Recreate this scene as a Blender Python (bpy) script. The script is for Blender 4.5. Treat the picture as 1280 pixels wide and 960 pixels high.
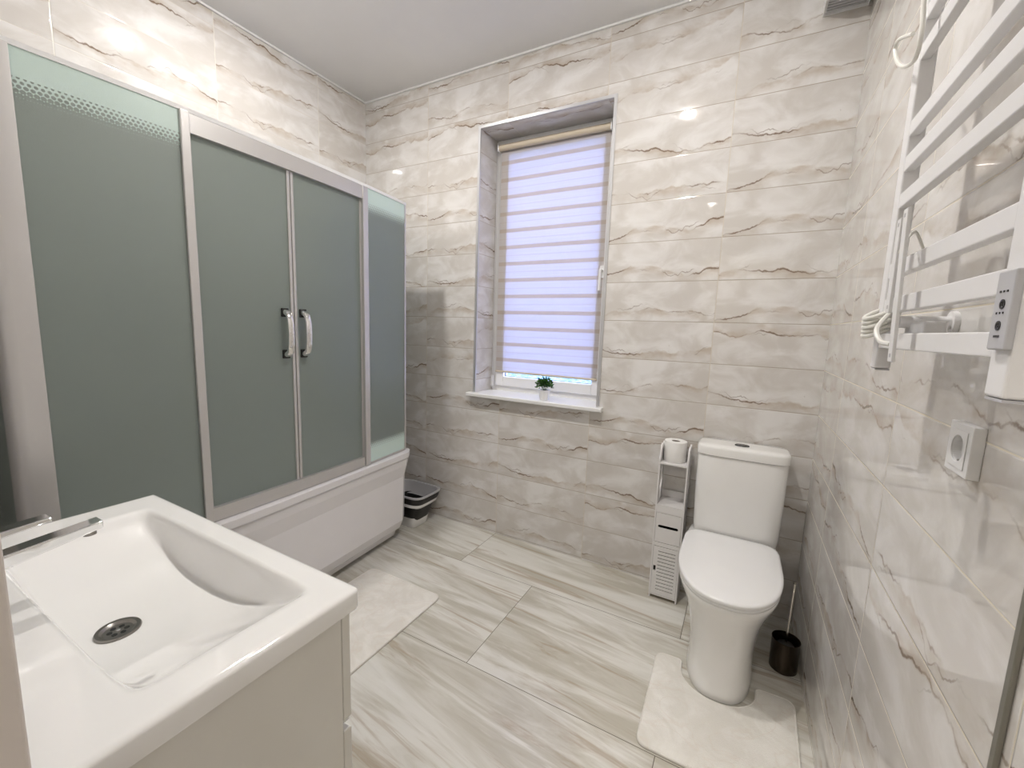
import bpy, bmesh, math, random
from mathutils import Vector, Matrix
for o in list(bpy.data.objects): bpy.data.objects.remove(o)
S = bpy.context.scene; C = S.collection
# ------------------------------------------------------------------ camera, world, exposure
cam = bpy.data.cameras.new('camera'); cam.lens = 14.808; cam.sensor_width = 36; cam.clip_start = .01
co = bpy.data.objects.new('camera', cam); C.objects.link(co); S.camera = co
right = Vector((0.87541252, 0.48226065, 0.03282649)); down = Vector((0.091847, -0.09928065, -0.99081153)); fwd = Vector((-0.47457038, 0.87038383, -0.13120571))
M = Matrix.Identity(4)
for i in range(3):
    M[i][0] = right[i]; M[i][1] = -down[i]; M[i][2] = -fwd[i]; M[i][3] = (2.49401, -2.281126, 1.350657)[i]
co.matrix_world = M
w = bpy.data.worlds.new('daylight'); S.world = w; w.use_nodes = True
w.node_tree.nodes['Background'].inputs[0].default_value = (.50, .56, 1, 1)
WORLD = 1.35
w.node_tree.nodes['Background'].inputs[1].default_value = WORLD
S.view_settings.view_transform = 'Standard'; S.view_settings.look = 'None'
S.view_settings.gamma = 1; S.view_settings.use_curve_mapping = False
S.view_settings.exposure = 2.67
SPOT = 150.0      # emission of the ceiling spot diffusers
HALL_FILL = 13.0  # emission of the added fill lamp in the hall
W, H, YN = 2.812, 2.8876, -2.235          # room width, height, near wall plane; back wall at y = 0
# ------------------------------------------------------------------ mesh helpers (world coordinates)
def link(name, bm, mat, parent=None, smooth=True, origin=None, bevel=0, sub=0, auto=35):
    root = parent
    while root is not None and root.parent is not None: root = root.parent
    if origin is None: origin = Vector(root.location) if root else None
    if origin is None:
        xs = [v.co for v in bm.verts]
        origin = Vector(((min(v.x for v in xs) + max(v.x for v in xs)) / 2, (min(v.y for v in xs) + max(v.y for v in xs)) / 2, min(v.z for v in xs)))
    origin = Vector(origin)
    bmesh.ops.recalc_face_normals(bm, faces=bm.faces[:])
    for v in bm.verts: v.co -= origin
    me = bpy.data.meshes.new(name); bm.to_mesh(me); bm.free()
    for m in (mat if isinstance(mat, (list, tuple)) else [mat]): me.materials.append(m)
    for p in me.polygons: p.use_smooth = smooth
    if smooth and not sub: me.set_sharp_from_angle(angle=math.radians(auto))
    o = bpy.data.objects.new(name, me); C.objects.link(o)
    if parent is None: o.location = origin
    else: o.parent = parent
    if bevel:
        b = o.modifiers.new('bevel', 'BEVEL'); b.width = bevel; b.segments = 3; b.limit_method = 'ANGLE'; b.angle_limit = math.radians(40); b.harden_normals = False
    if sub:
        s = o.modifiers.new('sub', 'SUBSURF'); s.levels = sub; s.render_levels = sub
    return o
def thing(name, label, cat, loc, group=None, kind=None):
    o = bpy.data.objects.new(name, None); C.objects.link(o); o.location = loc; o.empty_display_size = .1
    if label: o['label'] = label
    if cat: o['category'] = cat
    if group: o['group'] = group
    if kind: o['kind'] = kind
    return o
def tag(o, label, cat, group=None):
    o['label'] = label; o['category'] = cat
    if group: o['group'] = group
    return o
def struct(o, label=None):
    o['kind'] = 'structure'
    if label: o['label'] = label
    return o
def box(bm, x0, x1, y0, y1, z0, z1, mi=0):
    vs = [bm.verts.new((x, y, z)) for x in (x0, x1) for y in (y0, y1) for z in (z0, z1)]
    for f in ((0, 1, 3, 2), (4, 6, 7, 5), (0, 4, 5, 1), (2, 3, 7, 6), (0, 2, 6, 4), (1, 5, 7, 3)):
        fa = bm.faces.new([vs[i] for i in f]); fa.material_index = mi
    return vs
def B(*boxes):
    bm = bmesh.new()
    for b in boxes: box(bm, *b)
    return bm
def loft(bm, loops, cap0=True, cap1=True, closed=True, mi=0):
    L = [[bm.verts.new(p) for p in l] for l in loops]
    n = len(L[0])
    for a, b in zip(L, L[1:]):
        for i in range(n if closed else n - 1):
            j = (i + 1) % n
            bm.faces.new((a[i], a[j], b[j], b[i])).material_index = mi
    if cap0: bm.faces.new(list(reversed(L[0]))).material_index = mi
    if cap1: bm.faces.new(L[-1]).material_index = mi
    return L
def sup(cx, cy, z, hx, hy, n=4, k=48):
    out = []
    for i in range(k):
        t = 2 * math.pi * (i + .5) / k; c, s = math.cos(t), math.sin(t)
        out.append((cx + hx * math.copysign(abs(c) ** (2 / n), c), cy + hy * math.copysign(abs(s) ** (2 / n), s), z))
    return out
def lathe(bm, cx, cy, prof, k=40, cap0=True, cap1=True, mi=0):
    return loft(bm, [[(cx + r * math.cos(2 * math.pi * i / k), cy + r * math.sin(2 * math.pi * i / k), z) for i in range(k)] for r, z in prof], cap0, cap1, mi=mi)
def tube(bm, pts, r, k=10, mi=0, caps=True):
    pts = [Vector(p) for p in pts]; loops = []; prev = None
    for i, p in enumerate(pts):
        d = (pts[min(i + 1, len(pts) - 1)] - pts[max(i - 1, 0)]).normalized()
        if prev is None: a = d.orthogonal().normalized()
        else: a = (prev - d * prev.dot(d)).normalized()
        prev = a; b = d.cross(a); rr = r[i] if isinstance(r, (list, tuple)) else r
        loops.append([p + (a * math.cos(2 * math.pi * j / k) + b * math.sin(2 * math.pi * j / k)) * rr for j in range(k)])
    loft(bm, loops, caps, caps, mi=mi)
def spline(pts, n=8):
    pts = [Vector(p) for p in pts]; out = []
    for i in range(len(pts) - 1):
        p0, p1, p2, p3 = pts[max(i - 1, 0)], pts[i], pts[i + 1], pts[min(i + 2, len(pts) - 1)]
        for j in range(n):
            t = j / n
            out.append(.5 * ((2 * p1) + (p2 - p0) * t + (2 * p0 - 5 * p1 + 4 * p2 - p3) * t * t + (3 * p1 - p0 - 3 * p2 + p3) * t ** 3))
    return out + [pts[-1]]
def prism(bm, poly, d, mi=0):
    """poly of 3D points extruded along vector d"""
    d = Vector(d); a = [bm.verts.new(p) for p in poly]; b = [bm.verts.new(Vector(p) + d) for p in poly]
    n = len(a)
    bm.faces.new(a).material_index = mi; bm.faces.new(list(reversed(b))).material_index = mi
    for i in range(n): bm.faces.new((a[i], b[i], b[(i + 1) % n], a[(i + 1) % n])).material_index = mi
def rrect(x0, x1, y0, y1, r, z, k=6):
    out = []
    for cx, cy, a in ((x1 - r, y1 - r, 0), (x0 + r, y1 - r, 90), (x0 + r, y0 + r, 180), (x1 - r, y0 + r, 270)):
        for i in range(k + 1):
            t = math.radians(a + 90 * i / k); out.append((cx + r * math.cos(t), cy + r * math.sin(t), z))
    return out
def cut(o, cutters):
    for cb in cutters:
        bmesh.ops.recalc_face_normals(cb, faces=cb.faces[:])
        me = bpy.data.meshes.new('c'); cb.to_mesh(me); cb.free(); c = bpy.data.objects.new('c', me); C.objects.link(c)
        m = o.modifiers.new('b', 'BOOLEAN'); m.operation = 'DIFFERENCE'; m.object = c; m.solver = 'EXACT'
        root = o.parent
        while root is not None and root.parent is not None: root = root.parent
        c.location = (0, 0, 0)
        bpy.context.view_layer.update()
        dg = bpy.context.evaluated_depsgraph_get()
        nm = bpy.data.meshes.new_from_object(o.evaluated_get(dg)); o.modifiers.remove(m); o.data = nm
        bpy.data.objects.remove(c)
# ------------------------------------------------------------------ node helper
class N:
    def __init__(s, name):
        s.m = bpy.data.materials.new(name); s.m.use_nodes = True; s.t = s.m.node_tree; s.p = s.t.nodes['Principled BSDF']
    def lk(s, a, b):
        if hasattr(a, 'links') or isinstance(a, bpy.types.NodeSocket): s.t.links.new(a, b)
        else: b.default_value = a
    def nd(s, ty, **kw):
        n = s.t.nodes.new(ty)
        for k, v in kw.items(): setattr(n, k, v)
        return n
    def ma(s, op, a, b=0, c=0, clamp=False):
        n = s.nd('ShaderNodeMath', operation=op, use_clamp=clamp)
        s.lk(a, n.inputs[0]); s.lk(b, n.inputs[1])
        if op in ('MULTIPLY_ADD', 'COMPARE', 'WRAP'): s.lk(c, n.inputs[2])
        return n.outputs[0]
    def sm(s, x, a, b, lo=0., hi=1.):
        n = s.nd('ShaderNodeMapRange', interpolation_type='SMOOTHSTEP')
        s.lk(x, n.inputs[0]); s.lk(a, n.inputs[1]); s.lk(b, n.inputs[2]); n.inputs[3].default_value = lo; n.inputs[4].default_value = hi
        return n.outputs[0]
    def xyz(s, x, y, z=0.):
        n = s.nd('ShaderNodeCombineXYZ'); s.lk(x, n.inputs[0]); s.lk(y, n.inputs[1]); s.lk(z, n.inputs[2]); return n.outputs[0]
    def noise(s, v, sc, det=3, ro=.5, dist=0.):
        n = s.nd('ShaderNodeTexNoise'); s.lk(v, n.inputs['Vector']); n.inputs['Scale'].default_value = sc; n.inputs['Detail'].default_value = det
        n.inputs['Roughness'].default_value = ro; n.inputs['Distortion'].default_value = dist; return n.outputs['Fac']
    def mix(s, f, a, b):
        n = s.nd('ShaderNodeMix', data_type='RGBA'); s.lk(f, n.inputs[0])
        for q, i in ((a, 6), (b, 7)):
            s.lk((*q, 1) if isinstance(q, tuple) else q, n.inputs[i])
        return n.outputs[2]
    def pos(s):
        g = s.nd('ShaderNodeNewGeometry'); x = s.nd('ShaderNodeSeparateXYZ'); s.lk(g.outputs['Position'], x.inputs[0])
        nn = s.nd('ShaderNodeSeparateXYZ'); s.lk(g.outputs['True Normal'], nn.inputs[0])
        return x.outputs, nn.outputs
    def bump(s, h, st=.2, d=.001):
        n = s.nd('ShaderNodeBump'); n.inputs['Strength'].default_value = st; n.inputs['Distance'].default_value = d
        s.lk(h, n.inputs['Height']); s.lk(n.outputs[0], s.p.inputs['Normal'])
def simple(name, col, rough=.5, metal=0., spec=.5, coat=0., bump=0, bs=200):
    n = N(name); n.p.inputs['Base Color'].default_value = (*col, 1); n.p.inputs['Roughness'].default_value = rough
    n.p.inputs['Metallic'].default_value = metal; n.p.inputs['Specular IOR Level'].default_value = spec
    n.p.inputs['Coat Weight'].default_value = coat; n.p.inputs['Coat Roughness'].default_value = .03
    P, _ = n.pos()
    v = n.xyz(P[0], P[1], P[2])
    f = n.noise(v, 7, 2)
    n.lk(n.mix(n.sm(f, .3, .7), tuple(c * .99 for c in col), tuple(min(1, c * 1.005) for c in col)), n.p.inputs['Base Color'])
    if bump: n.bump(n.noise(v, bs, 3), bump)
    return n.m
TW, TH = .5955, .2
def wall_tile(name, seed, u0, z0, gh, gv, horizontal_axis):
    n = N(name); P, NN = n.pos()
    ax = n.ma('ABSOLUTE', NN[0]); isx = n.ma('GREATER_THAN', ax, .5)
    az = n.ma('ABSOLUTE', NN[2]); isz = n.ma('GREATER_THAN', az, .5)
    # along the wall: x for walls facing y, y for walls facing x
    u = n.ma('ADD', n.ma('MULTIPLY', P[0], n.ma('SUBTRACT', 1., isx)), n.ma('MULTIPLY', n.ma('SUBTRACT', P[1], .418 if horizontal_axis == 'x' else 0.), isx))
    v = n.ma('ADD', n.ma('MULTIPLY', P[2], n.ma('SUBTRACT', 1., isz)), n.ma('MULTIPLY', P[1], isz))
    U = n.ma('DIVIDE', n.ma('SUBTRACT', u, u0), TW); V = n.ma('DIVIDE', n.ma('SUBTRACT', v, z0), TH)
    iu, iv = n.ma('FLOOR', U), n.ma('FLOOR', V); fu, fv = n.ma('FRACT', U), n.ma('FRACT', V)
    wn = n.nd('ShaderNodeTexWhiteNoise', noise_dimensions='3D'); n.lk(n.xyz(iu, iv, float(seed)), wn.inputs['Vector'])
    r1 = wn.outputs['Value']; sc = n.nd('ShaderNodeSeparateColor'); n.lk(wn.outputs['Color'], sc.inputs[0]); r2, r3 = sc.outputs[0], sc.outputs[1]
    # a handful of prints: quantise the tile identity, some tiles turned half round
    idn = n.ma('MULTIPLY', n.ma('FLOOR', n.ma('MULTIPLY', r1, 9.)), 13.7)
    fl = n.ma('GREATER_THAN', r2, .72)
    lu = n.ma('ADD', n.ma('MULTIPLY', fu, n.ma('SUBTRACT', 1., fl)), n.ma('MULTIPLY', n.ma('SUBTRACT', 1., fu), fl))
    lv = n.ma('ADD', n.ma('MULTIPLY', fv, n.ma('SUBTRACT', 1., fl)), n.ma('MULTIPLY', n.ma('SUBTRACT', 1., fv), fl))
    a = n.noise(n.xyz(n.ma('ADD', n.ma('MULTIPLY', lu, 2.2), idn), idn, 0.), 1, 4, .5)
    b = n.noise(n.xyz(n.ma('ADD', n.ma('MULTIPLY', lu, 4.1), idn), idn, 5.), 1, 4, .5)
    mk = n.noise(n.xyz(n.ma('ADD', n.ma('MULTIPLY', lu, 2.6), idn), idn, 9.), 1, 3, .6)
    fine = n.noise(n.xyz(n.ma('MULTIPLY', lu, 3.), lv, idn), 9, 5, .6)
    slope = n.ma('MULTIPLY', n.ma('MULTIPLY', n.ma('SUBTRACT', lu, .5), .5), n.ma('SUBTRACT', r3, .35))
    c1 = n.ma('ADD', n.ma('ADD', n.ma('MULTIPLY', n.ma('SUBTRACT', a, .5), 1.05), .27), slope)
    c2 = n.ma('ADD', c1, n.ma('ADD', n.ma('MULTIPLY', n.ma('SUBTRACT', b, .5), 1.0), .02))
    jit = n.ma('MULTIPLY', n.ma('SUBTRACT', fine, .5), .09)
    d1 = n.ma('SUBTRACT', n.ma('ADD', lv, jit), c1); d2 = n.ma('SUBTRACT', n.ma('ADD', lv, jit), c2)
    thick = n.sm(mk, .35, .7, .008, .024)
    l1 = n.ma('MULTIPLY', n.sm(n.ma('DIVIDE', n.ma('ABSOLUTE', d1), thick), .2, 1.3, 1., 0.), n.sm(mk, .44, .62))
    l2 = n.ma('MULTIPLY', n.sm(n.ma('ABSOLUTE', d2), .004, .018, 1., 0.), n.sm(n.noise(n.xyz(n.ma('MULTIPLY', lu, 4.), idn, 3.), 1, 3), .50, .62, 0., .6))
    veins = n.ma('MAXIMUM', l1, l2)
    # soft tan bloom on the lower side of the vein, drawn out along it
    sh = n.ma('MULTIPLY', n.sm(d1, -.26, .02, 0., 1.), n.sm(d1, .0, .05, 1., 0.))
    sh = n.ma('MULTIPLY', sh, n.sm(n.noise(n.xyz(n.ma('ADD', n.ma('MULTIPLY', lu, 3.), idn), n.ma('MULTIPLY', lv, 2.2), idn), 1.6, 4, .6), .36, .66, 0.05, .75))
    cl = n.noise(n.xyz(n.ma('ADD', n.ma('MULTIPLY', lu, 3.), idn), n.ma('MULTIPLY', lv, 1.6), 2.), 1.1, 5, .55, .6)
    col = n.mix(n.sm(cl, .36, .68), (.62, .59, .555), (.77, .755, .74))
    col = n.mix(sh, col, (.47, .385, .30))
    col = n.mix(n.ma('MULTIPLY', veins, .9), col, (.17, .11, .07))
    # small dark knots
    kn = n.noise(n.xyz(n.ma('ADD', n.ma('MULTIPLY', lu, 9.), idn), n.ma('MULTIPLY', lv, 3.), 7.), 1, 4, .7)
    col = n.mix(n.sm(kn, .70, .78, 0., .5), col, (.25, .17, .11))
    eu = n.ma('MULTIPLY', n.ma('MINIMUM', fu, n.ma('SUBTRACT', 1., fu)), TW); ev = n.ma('MULTIPLY', n.ma('MINIMUM', fv, n.ma('SUBTRACT', 1., fv)), TH)
    gu = n.sm(eu, .0010, .0018, 1., 0.); gz = n.sm(ev, .0010, .0018, 1., 0.)
    col = n.mix(gz, col, gh); col = n.mix(gu, col, gv)
    n.lk(col, n.p.inputs['Base Color'])
    g = n.ma('MAXIMUM', gu, gz); n.lk(n.ma('ADD', n.ma('MULTIPLY', g, .5), .03), n.p.inputs['Roughness']); n.p.inputs['IOR'].default_value = 1.72
    hgt = n.ma('MINIMUM', n.sm(eu, .0, .004), n.sm(ev, .0, .004)); n.bump(hgt, .5, .0012)
    return n.m
mt_back = wall_tile('marble_tile_back', 3, -.027, .0101, (.36, .30, .235), (.60, .54, .45), 'y')
mt_left = wall_tile('marble_tile_left', 11, -.383, .0101, (.60, .56, .5), (.7, .67, .6), 'l')
mt_right = wall_tile('marble_tile_right', 23, -1.018 - .418, .0101, (.74, .68, .55), (.62, .57, .46), 'x')
def floor_mat():
    n = N('floor_tile'); P, _ = n.pos()
    V = n.ma('DIVIDE', n.ma('ADD', P[1], .393), .603); iv = n.ma('FLOOR', V)
    par = n.ma('MODULO', n.ma('ADD', n.ma('ABSOLUTE', iv), 0.), 2.)        # rows shift; iv=-1 is the second row
    U = n.ma('DIVIDE', n.ma('SUBTRACT', P[0], n.ma('ADD', 1.163, n.ma('MULTIPLY', par, .462))), 1.2)
    iu = n.ma('FLOOR', U); fu, fv = n.ma('FRACT', U), n.ma('FRACT', V)
    wn = n.nd('ShaderNodeTexWhiteNoise', noise_dimensions='3D'); n.lk(n.xyz(iu, iv, 4.), wn.inputs['Vector']); r = n.ma('MULTIPLY', wn.outputs['Value'], 40.)
    tilt = n.ma('MULTIPLY', n.ma('SUBTRACT', fu, .5), .34)
    x = n.ma('ADD', n.ma('MULTIPLY', fu, 1.0), r); y = n.ma('ADD', n.ma('ADD', n.ma('MULTIPLY', fv, 2.6), tilt), r)
    a = n.noise(n.xyz(x, n.ma('MULTIPLY', y, 1.5), 0.), 1.3, 6, .58, 1.1)
    b = n.noise(n.xyz(n.ma('MULTIPLY', x, .9), n.ma('MULTIPLY', y, 1.7), 4.), 1.5, 6, .6, 1.6)
    c = n.noise(n.xyz(n.ma('MULTIPLY', x, 2.), n.ma('MULTIPLY', y, 9.), 8.), 1.5, 5, .6, .8)
    col = n.mix(n.sm(a, .36, .62), (.50, .475, .405), (.72, .71, .665))
    col = n.mix(n.sm(b, .53, .66, 0., .62), col, (.38, .30, .215))
    col = n.mix(n.sm(b, .32, .44, .5, 0.), col, (.80, .79, .76))
    col = n.mix(n.sm(c, .58, .74, 0., .22), col, (.38, .32, .25))
    col = n.mix(n.sm(c, .28, .44, .18, 0.), col, (.80, .79, .75))
    e = n.ma('MINIMUM', n.ma('MULTIPLY', n.ma('MINIMUM', fu, n.ma('SUBTRACT', 1., fu)), 1.2), n.ma('MULTIPLY', n.ma('MINIMUM', fv, n.ma('SUBTRACT', 1., fv)), .603))
    g = n.sm(e, .0009, .0018, 1., 0.); col = n.mix(g, col, (.14, .12, .095))
    n.lk(col, n.p.inputs['Base Color']); n.lk(n.ma('ADD', n.ma('MULTIPLY', g, .5), .17), n.p.inputs['Roughness']); n.bump(n.sm(e, 0., .003), .4, .001)
    return n.m
m_floor = floor_mat()
m_ceil = simple('ceiling_white_satin', (.84, .84, .845), .30, spec=.35)
m_white = simple('white_plastic', (.80, .80, .80), .30)
m_enamel = simple('white_enamel_metal', (.82, .815, .82), .28)
m_ceramic = simple('white_ceramic', (.86, .855, .84), .07, coat=.5)
m_acryl = simple('white_acrylic', (.80, .785, .80), .18)
m_lacq = simple('white_gloss_lacquer', (.70, .685, .635), .16)
m_pvc = simple('white_pvc', (.84, .84, .84), .22)
m_chrome = simple('chrome', (.86, .86, .86), .06, 1.)
m_steel = simple('brushed_steel', (.30, .285, .265), .28, 1.)
m_alu = simple('satin_aluminium', (.62, .605, .595), .42, .55)
m_alu2 = simple('anodised_trim', (.60, .60, .61), .35, .6)
m_bronze = simple('dark_bronze_metal', (.07, .055, .042), .22, .9)
m_black = simple('black_plastic', (.012, .012, .012), .4)
m_open_shade = simple('opening_shade', (.004, .004, .004), .6)  # near-black colour stands in for the shade inside holes and hollows
m_grey = simple('grey_plastic', (.50, .50, .52), .35)
m_beige = simple('beige_fabric_tube', (.60, .52, .40), .5)
m_board = simple('white_pvc_board', (.76, .745, .74), .45)
m_paper = simple('tissue_paper', (.86, .85, .83), .9, bump=.4, bs=300)
m_cable = simple('white_cable', (.78, .77, .72), .35)
m_case = simple('beige_door_casing', (.42, .38, .34), .4)
m_casel = simple('pale_door_casing_edge', (.66, .61, .57), .4)
m_plaster = simple('hall_plaster', (.70, .68, .65), .8)
def rug_mat():
    n = N('cream_plush_rug'); P, _ = n.pos(); v = n.xyz(P[0], P[1], P[2])
    a = n.noise(v, 9, 5, .6, 1.); b = n.noise(v, 240, 3)
    r = n.nd('ShaderNodeTexNoise'); n.lk(v, r.inputs['Vector']); r.inputs['Scale'].default_value = 5
    vn = n.sm(n.ma('ABSOLUTE', n.ma('SUBTRACT', n.noise(v, 6, 3, .5, 1.2), .5)), 0., .03, .25, 0.)
    col = n.mix(n.sm(a, .35, .68), (.74, .715, .66), (.83, .81, .765)); col = n.mix(vn, col, (.70, .62, .54))
    n.lk(col, n.p.inputs['Base Color']); n.p.inputs['Roughness'].default_value = .95
    n.p.inputs['Sheen Weight'].default_value = .25
    n.bump(n.ma('ADD', b, n.ma('MULTIPLY', a, .6)), .6, .003); return n.m
m_rug = rug_mat()
def glass_mat(name, band):
    n = N(name); P, _ = n.pos(); v = n.xyz(P[0], P[1], P[2])
    dark = (.345, .40, .372); light = (.60, .74, .69)
    if band:
        zz, yy = P[2], P[1]; p = .0125
        row = n.ma('DIVIDE', zz, p * .866); off = n.ma('MULTIPLY', n.ma('MODULO', n.ma('FLOOR', row), 2.), .5)
        cu = n.ma('SUBTRACT', n.ma('FRACT', n.ma('ADD', n.ma('DIVIDE', yy, p), off)), .5); cv = n.ma('SUBTRACT', n.ma('FRACT', row), .5)
        d = n.ma('SQRT', n.ma('ADD', n.ma('MULTIPLY', cu, cu), n.ma('MULTIPLY', n.ma('MULTIPLY', cv, cv), .75)))
        t = n.ma('ADD', n.sm(zz, 1.872, 1.965, .72, .26), 0.); lowb = n.ma('GREATER_THAN', yy, -1.); t = n.ma('MINIMUM', t, n.ma('MAXIMUM', n.sm(zz, .675, .735, .26, .72), n.ma('SUBTRACT', 1., lowb)))
        isd = n.sm(n.ma('SUBTRACT', d, t), -.02, .02, 1., 0.)
        inb = n.ma('MULTIPLY', n.sm(zz, 1.9545, 1.9555, 1., 0.), n.ma('MAXIMUM', n.sm(zz, .6745, .6755), n.ma('SUBTRACT', 1., lowb)))
        f = n.ma('MULTIPLY', isd, inb); n.lk(n.mix(f, light, dark), n.p.inputs['Base Color'])
        n.lk(n.ma('MULTIPLY', f, .5), n.p.inputs['Transmission Weight'])
    else:
        n.p.inputs['Base Color'].default_value = (*dark, 1); n.p.inputs['Transmission Weight'].default_value = .5
    n.p.inputs['Roughness'].default_value = .33
    n.p.inputs['Specular IOR Level'].default_value = .5
    n.bump(n.noise(v, 420, 2), .12, .001); return n.m
m_gl_band = glass_mat('frosted_glass_with_printed_band', True)
m_gl = glass_mat('frosted_glass', False)
def emit(name, col, st):
    n = N(name); n.p.inputs['Base Color'].default_value = (.8, .8, .8, 1); n.p.inputs['Emission Color'].default_value = (*col, 1); n.p.inputs['Emission Strength'].default_value = st
    return n.m
m_spot = emit('spot_diffuser', (1, .96, .915), SPOT)
m_hall_fill = emit('hall_fill_diffuser', (1, .94, .86), HALL_FILL)
def pane_mat():
    n = N('clear_pane'); t = n.nd('ShaderNodeBsdfTransparent'); t.inputs[0].default_value = (.93, .97, 1, 1)
    g = n.nd('ShaderNodeBsdfGlossy'); g.inputs['Roughness'].default_value = .02
    m = n.nd('ShaderNodeMixShader'); m.inputs[0].default_value = .06; n.lk(t.outputs[0], m.inputs[1]); n.lk(g.outputs[0], m.inputs[2])
    n.lk(m.outputs[0], n.t.nodes['Material Output'].inputs[0]); return n.m
m_pane = pane_mat()
def blind_mat():
    n = N('striped_blind_fabric'); P, _ = n.pos(); z = P[2]
    ph = n.ma('FRACT', n.ma('DIVIDE', n.ma('SUBTRACT', z, 1.052), .1045))
    band = n.ma('MULTIPLY', n.sm(ph, .70, .74), n.sm(ph, .93, .97, 1., 0.))      # doubled overlap of the two cloth layers
    line = n.ma('MULTIPLY', n.sm(ph, .30, .32), n.sm(ph, .34, .36, 1., 0.))
    wv = n.noise(n.xyz(n.ma('MULTIPLY', P[0], 3.), P[1], n.ma('MULTIPLY', z, 260.)), 1, 2)
    base = n.mix(band, (.74, .70, .66), (.70, .64, .58))
    tr = n.mix(n.ma('MAXIMUM', band, n.ma('MULTIPLY', line, .6)), (.74, .72, .76), (.62, .52, .46))
    tr = n.mix(n.sm(wv, .4, .6, 0., .12), tr, (.5, .5, .55))
    d = n.nd('ShaderNodeBsdfDiffuse'); n.lk(base, d.inputs[0]); tl = n.nd('ShaderNodeBsdfTranslucent'); n.lk(tr, tl.inputs[0])
    m = n.nd('ShaderNodeMixShader'); m.inputs[0].default_value = .5; n.lk(d.outputs[0], m.inputs[1]); n.lk(tl.outputs[0], m.inputs[2])
    n.lk(m.outputs[0], n.t.nodes['Material Output'].inputs[0]); return n.m
m_blind = blind_mat()
def leaf_mat():
    n = N('green_leaf'); P, _ = n.pos(); f = n.noise(n.xyz(P[0], P[1], P[2]), 60, 2)
    n.lk(n.mix(n.sm(f, .4, .6), (.010, .05, .010), (.07, .20, .03)), n.p.inputs['Base Color']); n.p.inputs['Roughness'].default_value = .4; return n.m
m_leaf = leaf_mat()
def snow_mat():
    n = N('pale_garden_ground'); P, _ = n.pos(); f = n.noise(n.xyz(P[0], P[1], P[2]), 7, 6, .7)
    n.lk(n.mix(n.sm(f, .42, .56), (.03, .09, .10), (.30, .52, .55)), n.p.inputs['Base Color']); n.p.inputs['Roughness'].default_value = .9; return n.m
# ------------------------------------------------------------------ room shell
D = .20                                    # window frame plane
wx0, wx1, wz0, wz1 = .978, 1.797, .905, 2.542
struct(link('floor', B((-.15, W + .15, -3.9, .3, -.1, 0)), m_floor, smooth=False))
struct(link('ceiling', B((-.15, W + .15, -3.9, .3, H, H + .1)), m_ceil, smooth=False))
bm = B((-.15, wx0, 0, .3, 0, H), (wx1, W + .15, 0, .3, 0, H), (wx0, wx1, 0, .3, 0, wz0), (wx0, wx1, 0, .3, wz1, H))
bmesh.ops.remove_doubles(bm, verts=bm.verts[:], dist=1e-5)
struct(link('wall_back', bm, mt_back, smooth=False))
struct(link('wall_left', B((-.15, 0, -3.9, 0, 0, H)), mt_left, smooth=False))
struct(link('wall_right', B((W, W + .15, -3.9, 0, 0, H)), mt_right, smooth=False))
DX = 2.02
struct(link('wall_near', B((0, DX, YN - .12, YN, 0, H), (DX, W, YN - .12, YN, 2.1, H)), mt_back, smooth=False))
struct(link('wall_hall', B((-.15, W + .15, -4.0, -3.9, 0, H)), m_plaster, smooth=False))
# thin white cove where the stretch ceiling meets the tiles
struct(link('trim_1', B((0.011, W, -.011, 0, H - .010, H)), m_pvc, smooth=False))
struct(link('trim_2', B((0, .011, YN, 0, H - .010, H)), m_pvc, smooth=False))
struct(link('trim_3', B((W - .011, W, YN, -.011, H - .010, H)), m_pvc, smooth=False))
# door casing beside the camera and metal tile edging on the right wall
bm = B((DX, DX + .02, YN - .14, -2.2055, 0, 2.1))
struct(link('trim_4', bm, m_casel, smooth=False, bevel=.003))
bm = B((DX - .035, DX, YN, -2.2085, 0, 2.14)); struct(link('trim_5', bm, m_case, smooth=False, bevel=.003))
struct(link('trim_6', B((W - .006, W, -1.598, -1.586, 0, H - .010)), simple('satin_grey_edging', (.23, .22, .19), .35, .5), smooth=False, bevel=.002))
# ------------------------------------------------------------------ window
win = thing('window_1', None, None, (1.39, D, wz0), kind='structure')
t = .014
link('window_trim', B((wx0 - t, wx0 + .002, -.006, .004, wz0, wz1 + t), (wx1 - .002, wx1 + t, -.006, .004, wz0, wz1 + t), (wx0 + .002, wx1 - .002, -.006, .004, wz1 - .002, wz1 + t)), m_alu2, win, False)
def ring(x0, x1, z0, z1, wd, y0, y1):
    return B((x0, x0 + wd, y0, y1, z0, z1), (x1 - wd, x1, y0, y1, z0, z1), (x0 + wd, x1 - wd, y0, y1, z0, z0 + wd), (x0 + wd, x1 - wd, y0, y1, z1 - wd, z1))
link('window_frame', ring(wx0, wx1, wz0 + .02, wz1, .045, D, D + .07), m_pvc, win, False, bevel=.003)
link('window_sash', ring(wx0 + .035, wx1 - .035, wz0 + .055, wz1 - .035, .065, D - .014, D + .05), m_pvc, win, False, bevel=.004)
link('window_pane', B((wx0 + .099, wx1 - .099, D + .02, D + .026, wz0 + .119, wz1 - .099)), m_pane, win, False)
link('window_gasket', ring(wx0 + .098, wx1 - .098, wz0 + .118, wz1 - .098, .005, D + .012, D + .019), simple('dark_blue_gasket', (.05, .09, .16), .5), win, False)
bm = B((1.712, 1.738, D - .020, D - .014, 1.66, 1.73)); tube(bm, spline([(1.725, D - .02, 1.70), (1.725, D - .048, 1.70), (1.725, D - .05, 1.69), (1.724, D - .05, 1.62), (1.724, D - .05, 1.585)]), .008)
link('window_handle', bm, m_pvc, win)
bm = bmesh.new(); loft(bm, [[(x, -.042, wz0), (x, -.045, wz0 + .004), (x, -.045, wz0 + .019), (x, -.041, wz0 + .023), (x, D, wz0 + .023), (x, D, wz0)] for x in (.934, 1.836)])
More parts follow.
